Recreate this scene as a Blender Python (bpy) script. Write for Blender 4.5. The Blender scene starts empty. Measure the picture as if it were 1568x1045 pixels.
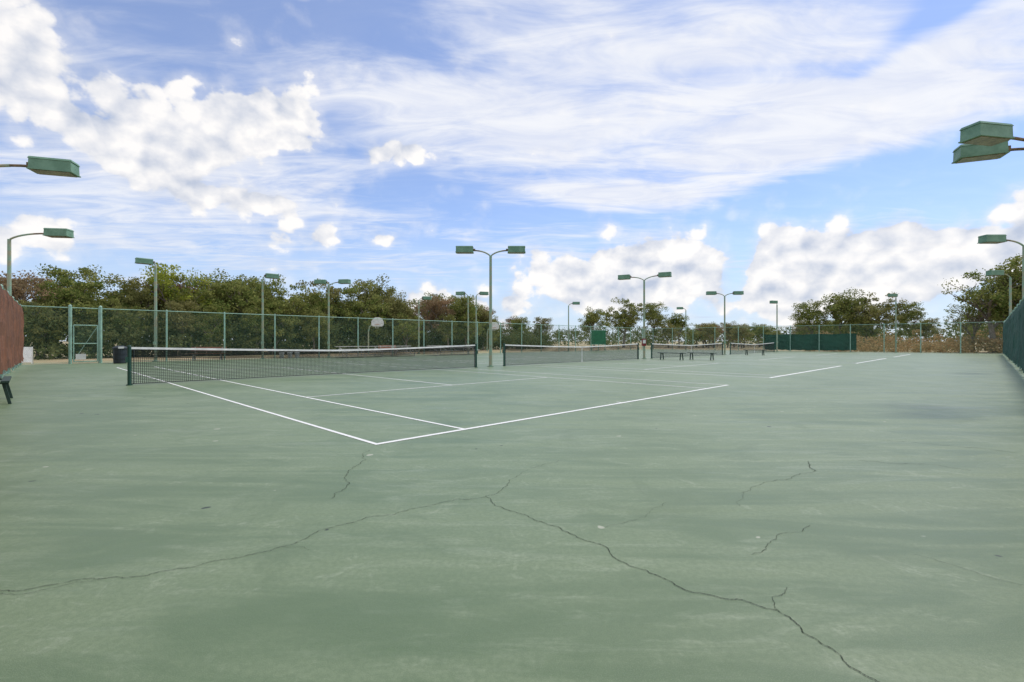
import bpy, math, random
import numpy as np
from mathutils import Vector, Matrix
random.seed(7); rng=np.random.default_rng(7)
S=bpy.context.scene
S.view_settings.view_transform='Standard'
try: S.view_settings.look='None'
except Exception: pass
S.view_settings.exposure=0
COL=S.collection
R=math.radians

# ---------------------------------------------------------------- node helper
class V:
    nt=None
    def __init__(s,sock): s.s=sock
    def __add__(a,b): return m('ADD',a,b)
    def __radd__(a,b): return m('ADD',b,a)
    def __sub__(a,b): return m('SUBTRACT',a,b)
    def __rsub__(a,b): return m('SUBTRACT',b,a)
    def __mul__(a,b): return m('MULTIPLY',a,b)
    def __rmul__(a,b): return m('MULTIPLY',a,b)
    def __truediv__(a,b): return m('DIVIDE',a,b)
def put(inp,v):
    if isinstance(v,V): V.nt.links.new(v.s,inp)
    else: inp.default_value=v
def m(op,*a,clamp=False):
    n=V.nt.nodes.new('ShaderNodeMath'); n.operation=op; n.use_clamp=clamp
    for i,x in enumerate(a): put(n.inputs[i],x)
    return V(n.outputs[0])
def sstep(lo,hi,x):
    n=V.nt.nodes.new('ShaderNodeMapRange'); n.interpolation_type='SMOOTHSTEP'
    put(n.inputs['Value'],x); n.inputs['From Min'].default_value=lo; n.inputs['From Max'].default_value=hi
    return V(n.outputs[0])
def lin(lo,hi,a,b,x):
    n=V.nt.nodes.new('ShaderNodeMapRange')
    put(n.inputs['Value'],x); n.inputs['From Min'].default_value=lo; n.inputs['From Max'].default_value=hi
    n.inputs['To Min'].default_value=a; n.inputs['To Max'].default_value=b
    return V(n.outputs[0])
def mixc(f,a,b):
    n=V.nt.nodes.new('ShaderNodeMix'); n.data_type='RGBA'
    put(n.inputs[0],f)
    for i,x in ((6,a),(7,b)):
        if isinstance(x,V): V.nt.links.new(x.s,n.inputs[i])
        else: n.inputs[i].default_value=(*x,1)
    return V(n.outputs[2])
def noise(vec,scale,detail=4,rough=.5,dist=0,out=0):
    n=V.nt.nodes.new('ShaderNodeTexNoise')
    if vec is not None: V.nt.links.new(vec.s,n.inputs['Vector'])
    n.inputs['Scale'].default_value=scale; n.inputs['Detail'].default_value=detail
    n.inputs['Roughness'].default_value=rough; n.inputs['Distortion'].default_value=dist
    return V(n.outputs[out])
def comb(x,y,z):
    n=V.nt.nodes.new('ShaderNodeCombineXYZ')
    for i,v in enumerate((x,y,z)): put(n.inputs[i],v)
    return V(n.outputs[0])
def sep(v):
    n=V.nt.nodes.new('ShaderNodeSeparateXYZ'); V.nt.links.new(v.s,n.inputs[0])
    return [V(o) for o in n.outputs]
def coord(kind='Object'):
    n=V.nt.nodes.new('ShaderNodeTexCoord'); return V(n.outputs[kind])
def mapping(v,rot=(0,0,0),scale=(1,1,1),loc=(0,0,0),kind='POINT'):
    n=V.nt.nodes.new('ShaderNodeMapping'); n.vector_type=kind; V.nt.links.new(v.s,n.inputs[0])
    n.inputs['Rotation'].default_value=rot; n.inputs['Scale'].default_value=scale; n.inputs['Location'].default_value=loc
    return V(n.outputs[0])
def material(name):
    mt=bpy.data.materials.new(name); mt.use_nodes=True; V.nt=mt.node_tree
    b=mt.node_tree.nodes['Principled BSDF']; return mt,b
def setc(b,c):
    if isinstance(c,V): V.nt.links.new(c.s,b.inputs['Base Color'])
    else: b.inputs['Base Color'].default_value=(*c,1)
def bump(b,h,strength=.3,dist=.01):
    n=V.nt.nodes.new('ShaderNodeBump'); V.nt.links.new(h.s,n.inputs['Height'])
    n.inputs['Strength'].default_value=strength; n.inputs['Distance'].default_value=dist
    V.nt.links.new(n.outputs[0],b.inputs['Normal'])
def simple(name,c1,c2=None,scale=5,rough=.6,metal=0,bs=0,lo=.35,hi=.65):
    mt,b=material(name); c2=c2 or tuple(x*.75 for x in c1)
    o=coord(); n=noise(o,scale,3,.65); setc(b,mixc(sstep(lo,hi,n),c2,c1))
    b.inputs['Roughness'].default_value=rough; b.inputs['Metallic'].default_value=metal
    if bs: bump(b,noise(o,scale*6,3,.6),bs,.01)
    return mt
def alpha_out(mt,b,mask):
    out=[n for n in mt.node_tree.nodes if n.type=='OUTPUT_MATERIAL'][0]
    tr=V.nt.nodes.new('ShaderNodeBsdfTransparent'); mx=V.nt.nodes.new('ShaderNodeMixShader')
    V.nt.links.new(mask.s,mx.inputs[0]); V.nt.links.new(tr.outputs[0],mx.inputs[1]); V.nt.links.new(b.outputs[0],mx.inputs[2])
    V.nt.links.new(mx.outputs[0],out.inputs[0])

# ---------------------------------------------------------------- materials
M_green=simple('painted_steel_green',(.24,.37,.27),(.35,.33,.22),3,.5,lo=.38,hi=.6)
M_head=simple('lamp_head_green',(.17,.31,.21),(.12,.24,.155),4,.5)
M_lens=simple('lamp_lens',(.30,.26,.18),(.15,.13,.09),6,.25)
M_rust=simple('rusty_arm',(.24,.16,.09),(.09,.07,.04),14,.8)
M_fpost=simple('fence_post_green',(.32,.52,.42),(.25,.39,.31),4,.5)
M_netpost=simple('net_post_green',(.02,.085,.06),None,6,.45)
M_tape=simple('net_headband_white',(.78,.79,.77),(.63,.64,.62),5,.8)
M_dark=simple('dark_plastic',(.025,.035,.045),None,5,.5)
M_white=simple('white_paint',(.78,.78,.75),(.65,.65,.62),5,.6)
M_wood=simple('bench_wood_red',(.36,.14,.08),(.22,.085,.05),8,.7)
M_alu=simple('aluminium_seat',(.62,.60,.55),(.45,.43,.39),6,.5,.1)
M_benchgreen=simple('bench_dark_green',(.025,.06,.045),None,8,.5)
M_conc=simple('concrete',(.4,.38,.34),(.28,.27,.24),6,.9)
M_board=simple('board_green',(.03,.17,.08),(.025,.13,.065),2,.8)
M_red=simple('red_pad',(.25,.04,.04),None,6,.8)
M_orange=simple('hoop_orange',(.5,.12,.03),None,5,.5)
M_bark=simple('bark',(.26,.21,.175),(.12,.10,.08),4,.9)

def screen_mat(name,c1,c2):
    mt,b=material(name); o=coord(); 
    w=noise(mapping(o,scale=(1,1,.25)),1.6,4,.6)
    f=noise(o,9,4,.7)
    c=mixc(sstep(.3,.7,w),c1,c2); c=mixc(sstep(.5,.7,f)*.5,c,tuple(x*1.7 for x in c1))
    setc(b,c); b.inputs['Roughness'].default_value=.85; bump(b,w,.9,.2); return mt
M_scr_red=screen_mat('windscreen_fabric_faded_red',(.19,.075,.035),(.10,.040,.021))
M_scr_green=screen_mat('windscreen_fabric_green',(.014,.085,.058),(.009,.052,.036))

def mesh_mask(cell,w,diag):
    uv=coord('UV'); x,y,_=sep(uv)
    if diag: a=(x+y)/cell; c=(x-y)/cell
    else: a=x/cell; c=y/cell
    a=m('FRACT',a+1000.0); c=m('FRACT',c+1000.0)
    return m('MAXIMUM',m('LESS_THAN',a,w/cell),m('LESS_THAN',c,w/cell))
M_chain,b=material('chain_link_green'); setc(b,(.14,.26,.17)); b.inputs['Roughness'].default_value=.6
alpha_out(M_chain,b,mesh_mask(.075,.0048,True))
M_net,b=material('net_black_mesh'); setc(b,(.014,.017,.015)); b.inputs['Roughness'].default_value=.8
alpha_out(M_net,b,mesh_mask(.048,.0115,False))

# court surface
M_court,b=material('court_acrylic_green')
o=coord()
st=noise(mapping(o,rot=(0,0,R(-38)),scale=(.13,1.0,1)),2.1,6,.68,.8)      # squeegee streaks along baseline
st2=noise(mapping(o,rot=(0,0,R(52)),scale=(.15,1.0,1)),2.2,6,.66,.8)
x,y,z=sep(o)
side=sstep(-2.5,1.5,x+(noise(o,.5,2,.5)-.5)*4)
stm=st2+(st-st2)*side
bl=noise(o,.45,4,.6,.6)
fine=noise(o,34,4,.7)
c=mixc(sstep(.42,.58,stm),(.112,.176,.080),(.182,.247,.134))
c=mixc(sstep(.4,.62,bl)*.45,c,(.205,.268,.150))
scf=noise(mapping(o,rot=(0,0,R(-40)),scale=(.30,1.6,1)),3.4,7,.76,1.0)
c=mixc(sstep(.49,.61,scf)*.5*sstep(.40,.56,bl),c,(.285,.345,.225))
sc2=noise(o,2.6,8,.82,1.5)
c=mixc(sstep(.53,.64,sc2)*.55*sstep(.43,.58,stm),c,(.33,.385,.265))
c=mixc(sstep(.52,.66,noise(mapping(o,loc=(9,3,1)),1.1,5,.68,.8))*.4,c,(.095,.152,.070))
c=mixc(sstep(.40,.60,fine)*.38,c,(.105,.162,.078))
grit=noise(o,210,1,.6); c=mixc(sstep(.45,.7,grit)*.35,c,(.27,.325,.21))
sp=noise(o,5.5,1,.4); c=mixc(sstep(.79,.81,sp),c,(.03,.045,.03))
sp2=noise(mapping(o,loc=(31,7,2)),6.5,1,.4); c=mixc(sstep(.79,.81,sp2)*.7,c,(.52,.52,.41))
setc(b,c)
V.nt.links.new(lin(.3,.7,.37,.55,stm).s,b.inputs['Roughness'])
bump(b,grit*.5+fine*.8,.35,.004)

M_line,b=material('court_line_white'); o=coord()
c=mixc(sstep(.55,.78,noise(o,16,5,.75)),(.84,.84,.81),(.52,.56,.46)); setc(b,c); b.inputs['Roughness'].default_value=.6
M_crack=simple('crack_dark',(.03,.04,.025),(.075,.10,.055),6,.95,lo=.3,hi=.6)

M_ground,b=material('dry_grass_ground'); o=coord()
n1=noise(o,.12,5,.6); n2=noise(o,3,6,.75)
c=mixc(sstep(.35,.6,n1),(.40,.30,.18),(.26,.25,.12)); c=mixc(sstep(.35,.7,n2)*.6,c,(.48,.36,.22))
c=mixc(sstep(.5,.7,noise(o,.6,4,.6))*.4,c,(.18,.16,.08)); setc(b,c); b.inputs['Roughness'].default_value=.95
bump(b,n2,.7,.05)

def leafmat(name,cs,sc=.5):
    mt,b=material(name); 
    g=V.nt.nodes.new('ShaderNodeNewGeometry'); pos=V(g.outputs['Position'])
    oi=V.nt.nodes.new('ShaderNodeObjectInfo'); rnd=V(oi.outputs['Random'])
    n1=noise(pos,sc,1,.6); n2=noise(pos,3,0,.6)
    c=mixc(sstep(.35,.65,n1),cs[0],cs[1]); c=mixc(sstep(.45,.68,n2)*.8,c,cs[2]); c=mixc(sstep(.5,1,rnd)*.6,c,cs[3])
    df=V.nt.nodes.new('ShaderNodeBsdfDiffuse'); V.nt.links.new(c.s,df.inputs[0])
    tr=V.nt.nodes.new('ShaderNodeBsdfTranslucent'); V.nt.links.new(c.s,tr.inputs[0])
    mx=V.nt.nodes.new('ShaderNodeMixShader'); mx.inputs[0].default_value=.35
    out=[n for n in mt.node_tree.nodes if n.type=='OUTPUT_MATERIAL'][0]
    V.nt.links.new(df.outputs[0],mx.inputs[1]); V.nt.links.new(tr.outputs[0],mx.inputs[2]); V.nt.links.new(mx.outputs[0],out.inputs[0])
    mt.node_tree.nodes.remove(b)
    return mt
M_leaf=leafmat('oak_foliage',[(.13,.18,.045),(.22,.24,.075),(.36,.36,.12),(.28,.23,.12)])
M_leafy=leafmat('yellow_green_foliage',[(.24,.30,.04),(.36,.39,.065),(.50,.50,.10),(.27,.31,.065)])
M_leafb=leafmat('brown_foliage',[(.32,.20,.12),(.25,.20,.11),(.40,.27,.16),(.27,.21,.12)])
M_under=leafmat('understory_foliage',[(.065,.105,.035),(.12,.15,.055),(.20,.20,.085),(.13,.14,.06)],.35)
M_brush=leafmat('dry_brush_foliage',[(.42,.28,.14),(.28,.23,.11),(.54,.38,.19),(.20,.21,.09)],.35)

# ---------------------------------------------------------------- mesh builder
class MB:
    def __init__(s): s.v=[];s.f=[];s.mi=[];s.uv=[];s.mats=[]
    def mat(s,mt):
        if mt not in s.mats: s.mats.append(mt)
        return s.mats.index(mt)
    def face(s,idx,mi,uv=None): s.f.append(idx);s.mi.append(mi);s.uv.append(uv)
    def box(s,c,size,mt,rz=0,top=(1,1),rx=0,ry=0):
        mi=s.mat(mt); k=len(s.v); M=Matrix.Translation(c)@Matrix.Rotation(rz,4,'Z')@Matrix.Rotation(ry,4,'Y')@Matrix.Rotation(rx,4,'X')
        for dz in(-1,1):
            t=top if dz>0 else (1,1)
            for a,bb in((-1,-1),(1,-1),(1,1),(-1,1)):
                s.v.append(M@Vector((a*size[0]/2*t[0],bb*size[1]/2*t[1],dz*size[2]/2)))
        for q in((3,2,1,0),(4,5,6,7),(0,1,5,4),(1,2,6,5),(2,3,7,6),(3,0,4,7)): s.face([k+i for i in q],mi)
    def tube(s,pts,rad,mt,seg=8,cap=True):
        mi=s.mat(mt); pts=[Vector(p) for p in pts]; n=len(pts)
        if not hasattr(rad,'__len__'): rad=[rad]*n
        k0=len(s.v); prev=None
        for i,p in enumerate(pts):
            d=(pts[min(i+1,n-1)]-pts[max(i-1,0)]).normalized()
            a=Vector((1,0,0)) if abs(d.x)<.8 else Vector((0,1,0))
            if prev is not None: a=prev
            e1=(a-d*a.dot(d)).normalized(); e2=d.cross(e1); prev=e1
            for j in range(seg):
                t=2*math.pi*j/seg; s.v.append(p+(e1*math.cos(t)+e2*math.sin(t))*rad[i])
        for i in range(n-1):
            for j in range(seg):
                a=k0+i*seg+j; b2=k0+i*seg+(j+1)%seg; s.face([a,b2,b2+seg,a+seg],mi)
        if cap:
            s.face([k0+j for j in range(seg)][::-1],mi); s.face([k0+(n-1)*seg+j for j in range(seg)],mi)
    def quad(s,p,mt,uv=None):
        mi=s.mat(mt);k=len(s.v); s.v+= [Vector(q) for q in p]; s.face(list(range(k,k+len(p))),mi,uv)
    def build(s,name,loc=(0,0,0),rz=0,smooth=False,bevel=0):
        me=bpy.data.meshes.new(name); me.from_pydata([tuple(v) for v in s.v],[],s.f)
        for mt in s.mats: me.materials.append(mt)
        me.polygons.foreach_set('material_index',s.mi)
        if any(u for u in s.uv):
            l=me.uv_layers.new(name='UVMap')
            for p,u in zip(me.polygons,s.uv):
                if u:
                    for li,c in zip(p.loop_indices,u): l.data[li].uv=c
        if smooth: me.polygons.foreach_set('use_smooth',[True]*len(me.polygons))
        me.update(); ob=bpy.data.objects.new(name,me); COL.objects.link(ob); ob.location=loc; ob.rotation_euler=(0,0,rz)
        if bevel:
            bv=ob.modifiers.new('bevel','BEVEL'); bv.width=bevel; bv.segments=2; bv.limit_method='ANGLE'
        return ob

# court frame: C0 = near corner of court, U along baseline, W along sideline
C0=Vector((-1.62,5.73,0)); U=Vector((.7046,.7096,0)).normalized(); W=Vector((-.7096,.7046,0)).normalized()
def P(u,v,z=0): return C0+U*u+W*v+Vector((0,0,z))
ANG_U=math.atan2(U.y,U.x); ANG_W=math.atan2(W.y,W.x)

# ---------------------------------------------------------------- ground & slab
g=MB(); L=2500
g.quad([(-L,-L,-.06),(L,-L,-.06),(L,L,-.06),(-L,L,-.06)],M_ground); g.build('ground')
g=MB(); c=[P(-5,-6.7),P(63,-6.7),P(63,30.9),P(-5,30.9)]
g.quad(c,M_court)
for i in range(4):
    a,bb=c[i],c[(i+1)%4]; g.quad([a-Vector((0,0,.08)),bb-Vector((0,0,.08)),bb,a],M_conc)
g.build('tennis_court_surface')

# lines
for k in range(4):
    g=MB(); o=14.63*k; zz=.004
    def rect(u0,v0,u1,v1,z=zz): g.quad([P(o+u0,v0,z),P(o+u1,v0,z),P(o+u1,v1,z),P(o+u0,v1,z)],M_line)
    w=.055 if k==0 else .075; B=.075 if k==0 else .11; Lc=23.77
    rect(0,0,10.97,B); rect(0,Lc-B,10.97,Lc)
    for u in (0,10.97-w,1.37,9.60-w): rect(u,B,u+w,Lc-B)
    for v in (5.485,18.285-w): rect(1.37+w,v,9.60-w,v+w)
    rect(5.485-w/2,5.485+w,5.485+w/2,18.285-w)
    rect(5.485-w/2,B,5.485+w/2,B+.1); rect(5.485-w/2,Lc-B-.1,5.485+w/2,Lc-B)
    g.build('court_line_markings')

# cracks (ground coordinates, metres)
cr=[([(-2.9,2.33),(-2.542,2.39),(-2.29,2.467),(-2.049,2.521),(-1.824,2.615),(-1.609,2.732),(-1.391,2.897),(-1.276,3.093),(-1.027,3.379),(-.699,3.577),(-.43,3.769),(-.204,3.848),(-.076,4.018),(-.023,4.301)],.0042),
([(-.204,3.83),(.028,3.482),(.206,3.294),(.40,3.072),(.57,2.879),(.61,2.708),(.749,2.557),(.888,2.371),(1.022,2.311),(1.221,2.216),(1.236,2.042),(1.287,1.875),(1.327,1.759),(1.372,1.685),(1.5,1.5)],.0050),
([(1.221,2.216),(1.26,2.33),(1.383,2.421)],.003),
([(-1.622,5.457),(-1.522,5.008),(-1.482,4.301),(-1.427,3.769)],.0048),
([(3.05,4.95),(2.984,4.823),(2.897,4.581)],.007),([(2.897,4.6),(2.369,4.301),(1.867,3.931)],.0035),
([(2.002,3.235),(1.597,2.972),(1.386,2.791)],.0032),([(1.183,3.693),(.587,3.179)],.0022),
([(2.333,2.791),(2.484,2.557),(2.7,2.3)],.002),([(3.6,5.0),(4.4,4.6)],.005),([(4.6,6),(5.6,5.3)],.005),([(-.02,4.3),(.5,5.0)],.0025),
([(-2.1,2.52),(-2.35,2.38),(-2.6,2.33)],.0025),([(-1.39,2.9),(-1.2,2.85)],.002),([(1.9,3.95),(1.7,3.6)],.002)]
g=MB()
for pts,w in cr:
    pts=[Vector((a,bb,0)) for a,bb in pts]
    for it in range(5):
        q=[pts[0]]
        for a,bb in zip(pts,pts[1:]):
            d=(bb-a); pr=Vector((-d.y,d.x,0)); q+= [(a+bb)/2+pr*random.uniform(-.15,.15),bb]
        pts=q
    ws=[w*random.uniform(.3,1.2) for _ in pts]; ws[-1]=.0003
    for i in range(len(pts)-1):
        a,bb=pts[i],pts[i+1]; d=(bb-a).normalized(); n_=Vector((-d.y,d.x,0)); z=Vector((0,0,.0035))
        g.quad([a-n_*ws[i]/2+z,bb-n_*ws[i+1]/2+z,bb+n_*ws[i+1]/2+z,a+n_*ws[i]/2+z],M_crack)
g.build('court_cracks')

# ---------------------------------------------------------------- nets
for k in range(4):
    o=14.63*k; g=MB(); L0=-.914; L1=11.884; vv=11.885; N=32
    def top(t): return .914+.156*abs(2*t-1)**1.3
    for i in range(N):
        t0,t1=i/N,(i+1)/N; u0=o+L0+(L1-L0)*t0; u1=o+L0+(L1-L0)*t1; h0,h1=top(t0),top(t1)
        g.quad([P(u0,vv,.03),P(u1,vv,.03),P(u1,vv,h1-.05),P(u0,vv,h0-.05)],M_net,[(u0,.03),(u1,.03),(u1,h1),(u0,h0)])
        g.quad([P(u0,vv+.02,h0-.30),P(u1,vv+.02,h1-.30),P(u1,vv+.02,h1-.05),P(u0,vv+.02,h0-.05)],M_net,[(u0+.02,-.30),(u1+.02,-.30),(u1+.02,-.05),(u0+.02,-.05)])
        for s_ in(-1,1):
            g.quad([P(u0,vv+.012+.014*s_,h0-.055),P(u1,vv+.012+.014*s_,h1-.055),P(u1,vv+.012,h1+.004),P(u0,vv+.012,h0+.004)],M_tape)
    g.tube([P(o+L0,vv,.035),P(o+L1,vv,.035)],.008,M_dark,5)
    for u in(L0,L1):
        g.tube([P(o+u,vv,0),P(o+u,vv,1.09)],.045,M_netpost,12)
        g.tube([P(o+u,vv,1.09),P(o+u,vv,1.12)],[.052,.035],M_netpost,12)
        g.tube([P(o+u,vv,0),P(o+u,vv,.03)],.075,M_netpost,12)
        su=1 if u<0 else -1
        g.box(P(o+u-.06*su,vv,.72),(.06,.07,.16),M_netpost,ANG_U)
        g.tube([P(o+u+.10*su,vv,.03),P(o+u+.10*su,vv,1.0)],.012,M_dark,6)
    if k: g.box(P(o+5.485,vv-.01,.46),(.055,.008,.9),M_tape,ANG_U)
    g.build('tennis_net')

# ---------------------------------------------------------------- fences
def fence(name,a,b,h=3.05,step=3.05,screen=None,z0=.1,z1=2.75,flip=1):
    g=MB(); a=Vector(a); b=Vector(b); d=b-a; Ln=d.length; d.normalize(); n_=Vector((-d.y,d.x,0))*flip; z=Vector((0,0,1))
    nseg=max(1,round(Ln/step)); st=Ln/nseg
    for i in range(nseg+1):
        p=a+d*i*st; rr=.045 if 0<i<nseg else .06
        g.tube([p,p+z*(h+.03)],rr,M_fpost,8); g.tube([p+z*(h+.03),p+z*(h+.09)],[rr*1.1,.01],M_fpost,8)
    g.tube([a+z*h,b+z*h],.026,M_fpost,6); g.tube([a+z*.06,b+z*.06],.01,M_fpost,5)
    for i in range(nseg):
        s0,s1=i*st,(i+1)*st
        p,q=a+d*s0+n_*.055,a+d*s1+n_*.055
        g.quad([p+z*.05,q+z*.05,q+z*h,p+z*h],M_chain,[(s0,.05),(s1,.05),(s1,h),(s0,h)])
    if screen:
        mt,s0,s1=screen; K=int((s1-s0)/.4)+1; rows=7
        pts=[[None]*(rows+1) for _ in range(K+1)]
        for i in range(K+1):
            s=s0+(s1-s0)*i/K
            for j in range(rows+1):
                zz=z0+(z1-z0)*j/rows
                sag=(.07*math.sin(s*math.pi/3.05)**2+random.uniform(0,.03)) if j==rows else 0
                if j==0: sag=-random.uniform(0,.12)
                pts[i][j]=a+d*s+n_*(.09+random.uniform(0,.09)*(0.3 if j==rows else 1))+z*(zz-sag)
        for i in range(K):
            for j in range(rows): g.quad([pts[i][j],pts[i+1][j],pts[i+1][j+1],pts[i][j+1]],mt)
    return g.build(name)
corner=Vector((-25.3,24.75,0)); near=corner+Vector((8,-8.42,0)).normalized()*36
fence('chain_link_fence',corner,P(62,30))
fence('windscreen_fence',near,corner,screen=(M_scr_red,0,35.6),z0=.22,z1=2.98,flip=-1)
fence('windscreen_fence',P(-3.5,-6.15),P(62,-6.15),h=2.95,screen=(M_scr_green,0,61.5),z0=.15,z1=2.8,flip=1)
fence('chain_link_fence',P(62,-6.15),P(62,30),h=3.05,screen=(M_scr_green,11.5,21),z0=.1,z1=2.1,flip=-1)
# gate in the back fence
g=MB(); GW=1.25
for du in(.0,GW):
    p=corner+U*(1.9+du)-W*.09; g.tube([p,p+Vector((0,0,3.15))],.075,M_fpost,10)
    g.tube([p+Vector((0,0,3.15)),p+Vector((0,0,3.22))],[.085,.02],M_fpost,10)
p0=corner+U*2.03-W*.12; p1=corner+U*(1.77+GW)-W*.12
for zz in(.12,1.1,2.1): g.tube([p0+Vector((0,0,zz)),p1+Vector((0,0,zz))],.028,M_fpost,8)
for p in(p0,p1): g.tube([p+Vector((0,0,.12)),p+Vector((0,0,2.1))],.028,M_fpost,8)
g.quad([p0+Vector((0,0,.12)),p1+Vector((0,0,.12)),p1+Vector((0,0,2.1)),p0+Vector((0,0,2.1))],M_chain,[(0,0),(1.,0),(1.,2),(0,2)])
g.tube([p0+Vector((0,0,.15)),p1+Vector((0,0,2.05))],.012,M_fpost,6)
g.box((p0+p1)/2-W*.03-U*.2+Vector((0,0,.38)),(.42,.015,.3),M_white,ANG_U)
g.build('chain_link_gate')

# ---------------------------------------------------------------- light poles
def light_pole(x,y,h,arms,r=.07):
    g=MB(); g.tube([(0,0,0),(0,0,.9),(0,0,h-.28)],[r*1.15,r*1.05,r*.85],M_green,12)
    g.tube([(0,0,0),(0,0,.04)],r*2.2,M_green,12)
    g.box((0,-r-.03,1.1),(.12,.06,.2),M_green)
    for ang,ln in arms:
        ca,sa=math.cos(R(ang)),math.sin(R(ang)); pts=[];n=9
        al=ln-.42
        for i in range(n):
            t=i/(n-1); hx=al*(t**1.5); hz=.3*math.sin(t*math.pi/2)
            pts.append((ca*hx,sa*hx,h-.32+hz))
        g.tube(pts[:7],.035,M_green,8); g.tube(pts[6:],.033,M_rust,8)
        cx,cy,cz=(ca*ln,sa*ln,h+.02)
        g.box((cx,cy,cz-.01),(.82,.38,.23),M_head,R(ang),top=(.98,.98))
        g.box((cx,cy,cz+.13),(.84,.40,.05),M_head,R(ang),top=(.95,.86))
        g.box((cx,cy,cz-.138),(.86,.42,.025),M_head,R(ang))
        g.box((cx,cy,cz-.158),(.74,.34,.02),M_lens,R(ang))
        g.box((ca*(ln-.46),sa*(ln-.46),cz-.01),(.1,.1,.1),M_rust,R(ang))
    return g.build('tennis_light_pole',(x,y,0))
light_pole(-1.03,23.2,5.62,[(180,1.25),(0,1.25)],.075)
light_pole(9.2,33.5,5.75,[(152,1.4),(-28,1.4)],.075)
light_pole(19.4,43.9,5.6,[(176,1.2),(-4,1.2)])
light_pole(29.9,54.3,5.6,[(200,.5),])
light_pole(-19.9,19.05,5.55,[(8,1.75)],.07)
light_pole(-12.5,11.05,5.4,[(18,1.6)],.07)
light_pole(-21.4,28.9,5.95,[(225,.55)],.08)
light_pole(-17.2,33.2,5.75,[(40,.6)])
light_pole(-13.9,36.5,5.7,[(185,.6),(-10,1.3)])
light_pole(-9.0,46.5,5.4,[(30,.8)])
light_pole(-3.5,47,5.9,[(20,.8)]); light_pole(-4.1,45,5.7,[(160,.8)])
light_pole(6.7,57,5.7,[(0,.9)])
light_pole(24.2,67,5.8,[(170,.8)])
light_pole(41.0,51.4,6.1,[(190,.4)])
light_pole(11.9,10.3,5.5,[(190,2.15),(157,1.45)])
light_pole(21.5,20.2,5.5,[(180,1.35)])
light_pole(32.1,31.0,5.6,[(180,1.0)])

# ---------------------------------------------------------------- furniture
def slat_bench(name,x,y,rz,mt,leg,L=1.8,back=True):
    g=MB()
    for j in range(3): g.box((0,-.15+.15*j,.45),(L,.12,.04),mt)
    if back:
        for j in range(2): g.box((0,.27+.03*j,.62+.17*j),(L,.03,.13),mt,rx=R(-8))
    for xx in(-L*.38,L*.38):
        g.box((xx,-.17,.21),(.06,.05,.43),leg,rx=R(-12)); g.box((xx,.17,.21),(.06,.05,.43),leg,rx=R(12))
        g.box((xx,0,.415),(.05,.4,.03),leg)
        if back: g.box((xx,.235,.62),(.05,.04,.46),leg,rx=R(-8))
    return g.build(name,(x,y,0),rz,bevel=.004)
slat_bench('park_bench',-19.6,31.0,ANG_U*.4,M_wood,M_conc,L=2.0)
slat_bench('court_bench',*P(-3.38,9.2).xy,ANG_W,M_benchgreen,M_benchgreen,back=False)
slat_bench('court_bench',*P(27.0,9.7).xy,ANG_W,M_benchgreen,M_benchgreen,back=False)
slat_bench('court_bench',*P(28.4,8.3).xy,ANG_W,M_benchgreen,M_benchgreen,back=False)
slat_bench('court_bench',*P(42.2,9.5).xy,ANG_W,M_benchgreen,M_benchgreen,back=False)
slat_bench('park_bench',*P(20,33.2).xy,ANG_U,M_wood,M_conc)
def bleacher(x,y,rz,L=7):
    g=MB()
    for j in range(3):
        g.box((0,.55*j,.42+.2*j),(L,.26,.04),M_alu); 
        if j: g.box((0,.55*j-.3,.2+.2*(j-1)),(L,.22,.03),M_alu)
    n=5
    for i in range(n):
        xx=-L/2+.3+(L-.6)*i/(n-1)
        for j in range(3): g.tube([(xx,.55*j,0),(xx,.55*j,.4+.2*j)],.025,M_alu,6)
        g.tube([(xx,-.1,.03),(xx,1.3,.03)],.02,M_alu,6); g.tube([(xx,0,.36),(xx,1.15,.78)],.02,M_alu,6)
    return g.build('bleacher',(x,y,0),rz)
bleacher(*P(16.5,28.3).xy,ANG_U,6.5)
bleacher(*P(24,28.3).xy,ANG_U,5)
# trash can
g=MB(); g.tube([(0,0,0),(0,0,.05),(0,0,.1),(0,0,.75),(0,0,.8)],[.27,.3,.3,.32,.34],M_dark,20)
g.tube([(0,0,.8),(0,0,.86),(0,0,.94),(0,0,.98)],[.35,.35,.26,.12],M_dark,20)
for zz in(.25,.5): g.tube([(0,0,zz),(0,0,zz+.03)],.33,M_dark,20)
g.box((0,-.3,.88),(.25,.12,.1),M_white); g.build('trash_can',tuple(P(.7,29.0)),ANG_U)
# A-frame sign
g=MB(); 
for s_ in(-1,1):
    g.box((0,.16*s_,.52),(.38,.03,.9),M_white,rx=R(14*s_))
    for xx in(-.21,.21): g.box((xx,.17*s_,.48),(.04,.035,1.0),M_white,rx=R(14*s_))
g.build('sandwich_board_sign',(-27.6,27.4,-.06),.7)
# buckets
for (x,y) in((-16.6,34.7),(-15.8,35.4),(-16.2,35.1)):
    g=MB(); g.tube([(0,0,0),(0,0,.38)],[.14,.17],M_white,14); g.tube([(0,0,.38),(0,0,.41)],[.18,.18],M_white,14)
    g.tube([(-.17,0,.36),(-.1,0,.48),(0,0,.52),(.1,0,.48),(.17,0,.36)],.008,M_dark,5); g.build('white_bucket',(x,y,0))
# practice board
g=MB(); p=P(47.8,29.8)
g.box((0,0,1.7),(1.95,.05,1.8),M_board)
for xx in(-.9,0,.9): g.box((xx,.06,1.3),(.09,.07,2.6),M_fpost)
for zz in(.81,2.59): g.box((0,-.035,zz),(2.0,.02,.06),M_fpost)
g.build('practice_board',tuple(p),ANG_U*.3)
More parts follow.
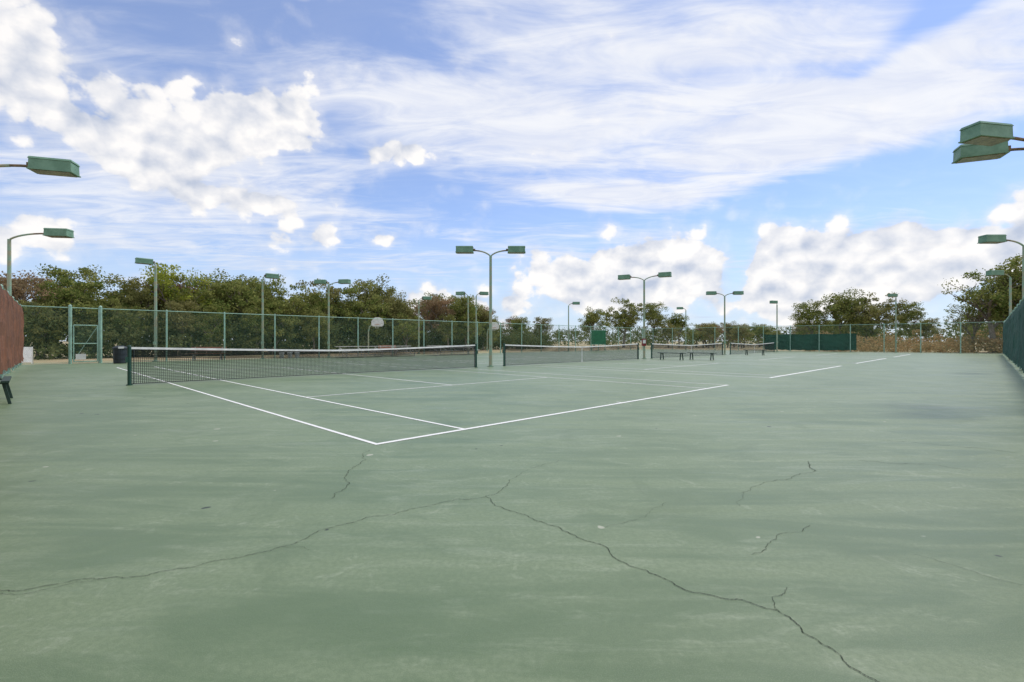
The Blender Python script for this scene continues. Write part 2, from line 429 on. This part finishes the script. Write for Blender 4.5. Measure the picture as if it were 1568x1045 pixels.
# basketball hoops
def hoop(x,y,rz,sgn=1):
    g=MB(); g.tube([(-.9*sgn,0,0),(-.9*sgn,0,2.2),(-.8*sgn,0,2.7),(-.5*sgn,0,2.95),(0,0,3.0)],.06,M_green,10)
    pr=[(-.6,2.95),(-.45,2.8),(.45,2.8),(.6,2.95),(.6,3.3),(.42,3.6),(.2,3.7),(-.2,3.7),(-.42,3.6),(-.6,3.3)]
    g.quad([(a,-.08,bb-.05) for a,bb in pr],M_white); g.quad([(a,-.04,bb-.05) for a,bb in pr][::-1],M_white)
    for i in range(len(pr)):
        a,bb=pr[i],pr[(i+1)%len(pr)]; g.quad([(a[0],-.04,a[1]-.05),(bb[0],-.04,bb[1]-.05),(bb[0],-.08,bb[1]-.05),(a[0],-.08,a[1]-.05)],M_white)
    g.tube([(.23*math.cos(t),-.35+.23*math.sin(t),2.95) for t in np.linspace(0,6.283,17)],.012,M_orange,6)
    for t in np.linspace(0,6.283,9)[:-1]: g.tube([(.23*math.cos(t),-.35+.23*math.sin(t),2.94),(.14*math.cos(t+.3),-.35+.14*math.sin(t+.3),2.55)],.006,M_white,4)
    g.build('basketball_hoop',(x,y,-.06),rz)
hoop(-13.4,48,.1); hoop(-2.2,60,-.1)
g=MB(); g.box((0,0,0),(.3,.12,.5),M_red); g.box((0,-.07,.05),(.2,.02,.25),M_white); g.build('score_panel',(9.15,33.36,1.15),bevel=.01)

# ---------------------------------------------------------------- trees
def leafquads(cs,rads,per,size):
    out=[]
    for c,r in zip(cs,rads):
        d=rng.normal(size=(per,3)); d/=np.linalg.norm(d,axis=1)[:,None]; rr=rng.random(per)**.45
        out.append(np.array(c)+d*rr[:,None]*np.array([r,r,r*.7]))
    p=np.concatenate(out); n=len(p)
    a=rng.normal(size=(n,3)); a/=np.linalg.norm(a,axis=1)[:,None]
    b_=rng.normal(size=(n,3)); b_=np.cross(a,b_); b_/=np.linalg.norm(b_,axis=1)[:,None]
    s=(rng.random(n)*.7+.55)*size; s=s[:,None]
    return np.stack([p-a*s*.6,p-b_*s*.42+a*s*.1,p+a*s*.6,p+b_*s*.38],1).reshape(-1,3)
def add_leaves(me_v,me_f,v):
    k=len(me_v); n=len(v)//4; me_v+=[tuple(x) for x in v]; me_f+=[[k+4*i,k+4*i+1,k+4*i+2,k+4*i+3] for i in range(n)]; return n
def make_tree(seed,mt,H=8.0,spread=3.2,dens=55,ls=.2,bare=0.0,extra=26):
    random.seed(seed); g=MB(); tips=[]
    def grow(p,d,ln,r,lv):
        pts=[p];q=p.copy();dd=d.copy();n=4
        for i in range(n):
            dd=(dd+Vector((random.uniform(-.22,.22),random.uniform(-.22,.22),random.uniform(-.05,.16)))).normalized(); q=q+dd*ln/n; pts.append(q.copy())
        g.tube(pts,[r*(1-.45*i/n) for i in range(n+1)],M_bark,6 if lv<2 else 4,cap=False)
        if lv>=3: tips.append(q); return
        if lv==2: tips.append(pts[3])
        nb={0:4,1:4,2:3}[lv]
        for k in range(nb):
            a=2*math.pi*(k+random.random()*.8)/nb; up=random.uniform(.1,.9) if lv else random.uniform(.3,1.2)
            side=Vector((math.cos(a),math.sin(a),0)); nd=(side+Vector((0,0,up))+dd*.35).normalized()
            st=pts[random.choice([2,3,4,4] if lv==0 else [2,3,4])]
            grow(st,nd,ln*random.uniform(.6,.88),r*.5,lv+1)
    grow(Vector((0,0,-.1)),Vector((random.uniform(-.15,.15),random.uniform(-.15,.15),1)).normalized(),H*.28,H*.026,0)
    zmax=max(t.z for t in tips)+.5; rmax=max(math.hypot(t.x,t.y) for t in tips)
    sx=spread/max(rmax,.1); sz=H/zmax
    for i,v in enumerate(g.v): g.v[i]=Vector((v.x*sx,v.y*sx,v.z*sz))
    cs=[];rs=[]
    for t in tips:
        if random.random()<bare: continue
        cs.append((t.x*sx,t.y*sx,t.z*sz)); rs.append(random.uniform(.4,.85)*H/8)
    for i in range(extra):
        a=random.uniform(0,6.28); zz=random.uniform(.30,.96); rr=spread*math.sqrt(max(.05,1-((zz-.58)/.46)**2))*random.uniform(.35,.95)
        cs.append((math.cos(a)*rr,math.sin(a)*rr,H*zz)); rs.append(random.uniform(.4,.9)*H/8)
    v=leafquads(cs,rs,dens,ls)
    g.mat(mt); vv=[tuple(x) for x in g.v]; ff=list(g.f); n0=len(ff); n=add_leaves(vv,ff,v)
    me=bpy.data.meshes.new('oak_tree_mesh'); me.from_pydata(vv,[],ff); me.materials.append(M_bark); me.materials.append(mt)
    me.polygons.foreach_set('material_index',[0]*n0+[1]*n); me.update(); return me
protos=[make_tree(11,M_leaf,8,3.1,95,.17,.08,40),make_tree(23,M_leaf,8,2.7,90,.16,.08,40),make_tree(37,M_leaf,8,3.3,85,.18,.08,44),make_tree(41,M_leafy,8,2.6,66,.17,.1,24),make_tree(59,M_leafb,8,2.9,70,.17,.1,32),make_tree(67,M_leaf,8,3.4,50,.15,.2,18)]
def tree(x,y,h,k,sx=1.0,name='oak_tree'):
    ob=bpy.data.objects.new(name,protos[k]); COL.objects.link(ob); s=h/8; ob.location=(x,y,-.08); ob.scale=(s*sx*1.05,s*sx*1.05,s); ob.rotation_euler=(0,0,random.uniform(0,6.28))
T=[(-36.3,36,6.6,4),(-34.8,37,5.7,0),(-33.2,38,6.7,2),(-31.7,40,6.6,1),(-29.9,42.5,8.1,3),(-28.3,44,7.6,2),(-25.8,46,7.4,0),(-23.5,49,7.8,2),(-21,51,6.6,1),
(-17.8,55,8.1,2),(-14.5,58,7.2,0),(-10.4,62,7.2,4),(-7,65,7.6,1),(-4.1,68,6.3,0),(5.3,85,5.6,1),(15.4,90,7.6,0),(22,95,10,2),(27.8,95,9,1),(33,95,7.0,0),
(49.5,80,8,1),(53,78,9.6,0),(56.8,76,9.4,2),(61.7,75,7.4,1),(52.7,55,6,5),(52.3,52.5,9.0,5),(53.5,50,10.5,0),(56,54,9,2),(58,48,9,0)]
random.seed(5)
for x,y,h,k in T: tree(x,y,h,k)
for x,y,h,k in T[:14]:
    tree(x+random.uniform(-1,2.5),y+random.uniform(3.5,7),h*random.uniform(.9,1.16),random.choice([0,1,2,2,0,4]))
    tree(x+random.uniform(.2,2.2),y+random.uniform(-2.5,-.5),h*random.uniform(.55,.72),random.choice([0,1,2]))
for i in range(46):
    v=random.uniform(52,75); u=random.uniform(-8,62); p=P(u,v); tree(p.x,p.y,random.uniform(5,6.8),random.choice([0,1,2,4]))
for i in range(26):
    u=random.uniform(82,112); v=random.uniform(-8,42); p=P(u,v); tree(p.x,p.y,random.uniform(4.2,5.6),random.choice([0,1,2,4]),1.2)
def mass(name,pts,rads,per,size,mt):
    v=leafquads(pts,rads,per,size); vv=[];ff=[]; add_leaves(vv,ff,v)
    me=bpy.data.meshes.new(name); me.from_pydata(vv,[],ff); me.materials.append(mt); ob=bpy.data.objects.new(name,me); COL.objects.link(ob)
pts=[];rs=[]
for i in range(700):
    u=random.uniform(-9,60); v=random.uniform(41,47)+ (u/62)*6; p=P(u,v); z=abs(random.gauss(0,1.4)); 
    pts.append((p.x,p.y,min(z,3.2)+.3)); rs.append(random.uniform(.7,1.3))
mass('understory_shrubs',pts,rs,70,.24,M_under)
pts=[];rs=[]
for i in range(420):
    u=random.uniform(-5,150); v=random.uniform(75,100); p=P(u,v); pts.append((p.x,p.y,random.uniform(.3,4.2))); rs.append(random.uniform(1.2,2.2))
for i in range(420):
    u=random.uniform(110,140); v=random.uniform(-40,75); p=P(u,v); pts.append((p.x,p.y,random.uniform(.3,4.0))); rs.append(random.uniform(1.2,2.2))
mass('distant_treeline',pts,rs,45,.45,M_under)
pts=[];rs=[]
for i in range(330):
    u=random.uniform(66,78); v=random.uniform(-16,12); p=P(u,v); z=random.uniform(0,.4+ (u-66)*.17); pts.append((p.x,p.y,z+.1)); rs.append(random.uniform(.5,1.1))
mass('dry_brush',pts,rs,60,.2,M_brush)

# ---------------------------------------------------------------- sky
SUN_EL,SUN_AZ=58,56     # azimuth clockwise from +Y
wd=bpy.data.worlds.new('World'); S.world=wd; wd.use_nodes=True; nt=wd.node_tree; nt.nodes.clear(); V.nt=nt
out=nt.nodes.new('ShaderNodeOutputWorld')
sk=nt.nodes.new('ShaderNodeTexSky'); sk.sky_type='NISHITA'; sk.sun_disc=False
sk.sun_elevation=R(SUN_EL); sk.sun_rotation=R(SUN_AZ); sk.air_density=1.0; sk.dust_density=.3; sk.ozone_density=2.0
tint=nt.nodes.new('ShaderNodeMix'); tint.data_type='RGBA'; tint.blend_type='MULTIPLY'; tint.inputs[0].default_value=1; tint.inputs[7].default_value=(.86,.99,1.25,1)
nt.links.new(sk.outputs[0],tint.inputs[6])
bg1=nt.nodes.new('ShaderNodeBackground'); nt.links.new(tint.outputs[2],bg1.inputs[0]); bg1.inputs[1].default_value=.135
D=coord('Generated'); x,y,z=sep(D)
az=m('ARCTAN2',x,y)*57.2958; el=m('ARCSINE',z)*57.2958
w1,w2,_w=sep(noise(D,5.5,3,.6,0,1))
AE=comb(az+(w1-.5)*7.0,el+(w2-.5)*4.0,0.0)
def total(L):
    t=0.0
    for b_ in L:
        a0,e0,ra,re,w=b_[:5]; rot=b_[5] if len(b_)>5 else 0
        q=mapping(AE,rot=(0,0,R(rot)),scale=(ra,re,1),loc=(a0,e0,0),kind='TEXTURE')
        n=nt.nodes.new('ShaderNodeVectorMath'); n.operation='DOT_PRODUCT'; nt.links.new(q.s,n.inputs[0]); nt.links.new(q.s,n.inputs[1])
        t=m('MULTIPLY_ADD',m('POWER',.36788,V(n.outputs['Value'])),w,t)
    return t
cum=total([(-46.5,22,5,5,1.15),(-33,20,7.5,4.0,1.0),(-38,16.5,5,2.6,.75),(-27,23,5,3.4,.9),
 (-15,20.8,7,1.5,.6),(-29,14.3,6,1.4,.7),(-23,11.3,5,1.8,.75),(-45,8.5,6,2.2,.8),(-15,11.3,2,1.2,.5),
 (-8,4.6,16,2.2,.6),(9,6.5,7.5,3.6,1.15),(20,8.0,6,3.9,1.3),(13,10.5,4,1.2,.4),(33,7.2,7.5,3.9,1.3),(42,6.5,5.5,3.0,1.15),(30.5,9.8,2.5,1.6,.5),(47.5,9.5,2.2,2.2,1.0),(26.3,8.5,1.6,4,-.7),(26,3.5,7,2,.5)])
P3=mapping(D,scale=(1,1,1.25))
wv=noise(P3,13,2,.6,0,1)
def puff(off):
    q=mapping(P3,loc=off)
    n=noise(q,9.5,5,.56,.0)
    vm=nt.nodes.new('ShaderNodeVectorMath'); vm.operation='MULTIPLY_ADD'; nt.links.new(wv.s,vm.inputs[0]); vm.inputs[1].default_value=(.06,.06,.06); nt.links.new(q.s,vm.inputs[2])
    vo=nt.nodes.new('ShaderNodeTexVoronoi'); vo.feature='F1'; vo.inputs['Scale'].default_value=22
    nt.links.new(vm.outputs[0],vo.inputs['Vector'])
    return (n-.5)*2.2+(.50-V(vo.outputs['Distance']))*.65
pA=puff((0,0,0)); pB=puff((.012,.004,-.022))
dens=cum+pA
aC=m('MAXIMUM',sstep(.42,.66,dens),sstep(.05,.75,dens)*.42)
lit=m('MULTIPLY_ADD',pA-pB,1.25,.66,clamp=True)
iz=m('MAXIMUM',z,.02)+.06
px=x/iz; py=y/iz
pc=comb(px,py,0.0)
ci1=noise(mapping(pc,rot=(0,0,R(14)),scale=(.5,1.15,1)),1.3,6,.58,.9)
ci2=noise(mapping(pc,rot=(0,0,R(-6)),scale=(.75,1.8,1),loc=(3,1,0)),2.6,5,.62,1.0)
cir=total([(14,25,24,5,.58,-4),(34,20.2,14,2.8,.85,3),(38,24,10,2.4,.4,8),(13,17.0,9,1.3,.65,-4),(-12,26,11,3,.42),(24,30,12,2.4,.3),(-38,12,18,5,.3),
 (40,15.0,12,1.9,-1.0,2),(42,27.5,8,1.4,-.7,25),(28,12.8,10,1.5,-.35),(-24,31,14,3,-.25),(-9,17.8,9,1.5,-.3),(2,14.5,10,1.6,-.3)])
behind=sstep(55,100,m('ABSOLUTE',az))  # unseen pale veil behind the camera, added to raise and whiten ambient light
aS=sstep(.10,1.0,cir+(ci1-.5)*2.0+(ci2-.5)*.9+.38)
haze=sstep(16,0,el)*.6
a1=m('MAXIMUM',aS*.95,haze)
a1=m('MAXIMUM',a1,behind*.8)
a1=m('MINIMUM',a1*.80+.18,.95)
colS=mixc(sstep(.3,.7,ci2),(.78,.82,.94),(.95,.96,.99))
colS=mixc(sstep(15,2,el)*.9,colS,(.58,.69,.89))
colC=mixc(lit,(.53,.59,.72),(1.05,1.02,.99))
bgS=nt.nodes.new('ShaderNodeBackground'); nt.links.new(colS.s,bgS.inputs[0]); bgS.inputs[1].default_value=1
bgC=nt.nodes.new('ShaderNodeBackground'); nt.links.new(colC.s,bgC.inputs[0]); bgC.inputs[1].default_value=1
m1=nt.nodes.new('ShaderNodeMixShader'); nt.links.new(a1.s,m1.inputs[0]); nt.links.new(bg1.outputs[0],m1.inputs[1]); nt.links.new(bgS.outputs[0],m1.inputs[2])
m2=nt.nodes.new('ShaderNodeMixShader'); nt.links.new((aC*.94).s,m2.inputs[0]); nt.links.new(m1.outputs[0],m2.inputs[1]); nt.links.new(bgC.outputs[0],m2.inputs[2])
nt.links.new(m2.outputs[0],out.inputs[0])
wd.cycles.sampling_method='MANUAL'; wd.cycles.sample_map_resolution=512

sd=bpy.data.lights.new('sun','SUN'); sd.energy=2.4; sd.angle=R(9); sd.color=(1,.94,.85)
so=bpy.data.objects.new('sun',sd); COL.objects.link(so)
dirv=Vector((math.sin(R(SUN_AZ))*math.cos(R(SUN_EL)),math.cos(R(SUN_AZ))*math.cos(R(SUN_EL)),math.sin(R(SUN_EL))))
so.rotation_euler=dirv.to_track_quat('Z','Y').to_euler(); so.location=(0,0,30)

cam=bpy.data.cameras.new('camera'); co=bpy.data.objects.new('camera',cam); COL.objects.link(co)
cam.sensor_width=36; cam.lens=16.92; cam.clip_end=6000; cam.clip_start=.05
co.location=(0,0,1.24); co.rotation_euler=(R(90),0,0); S.camera=co
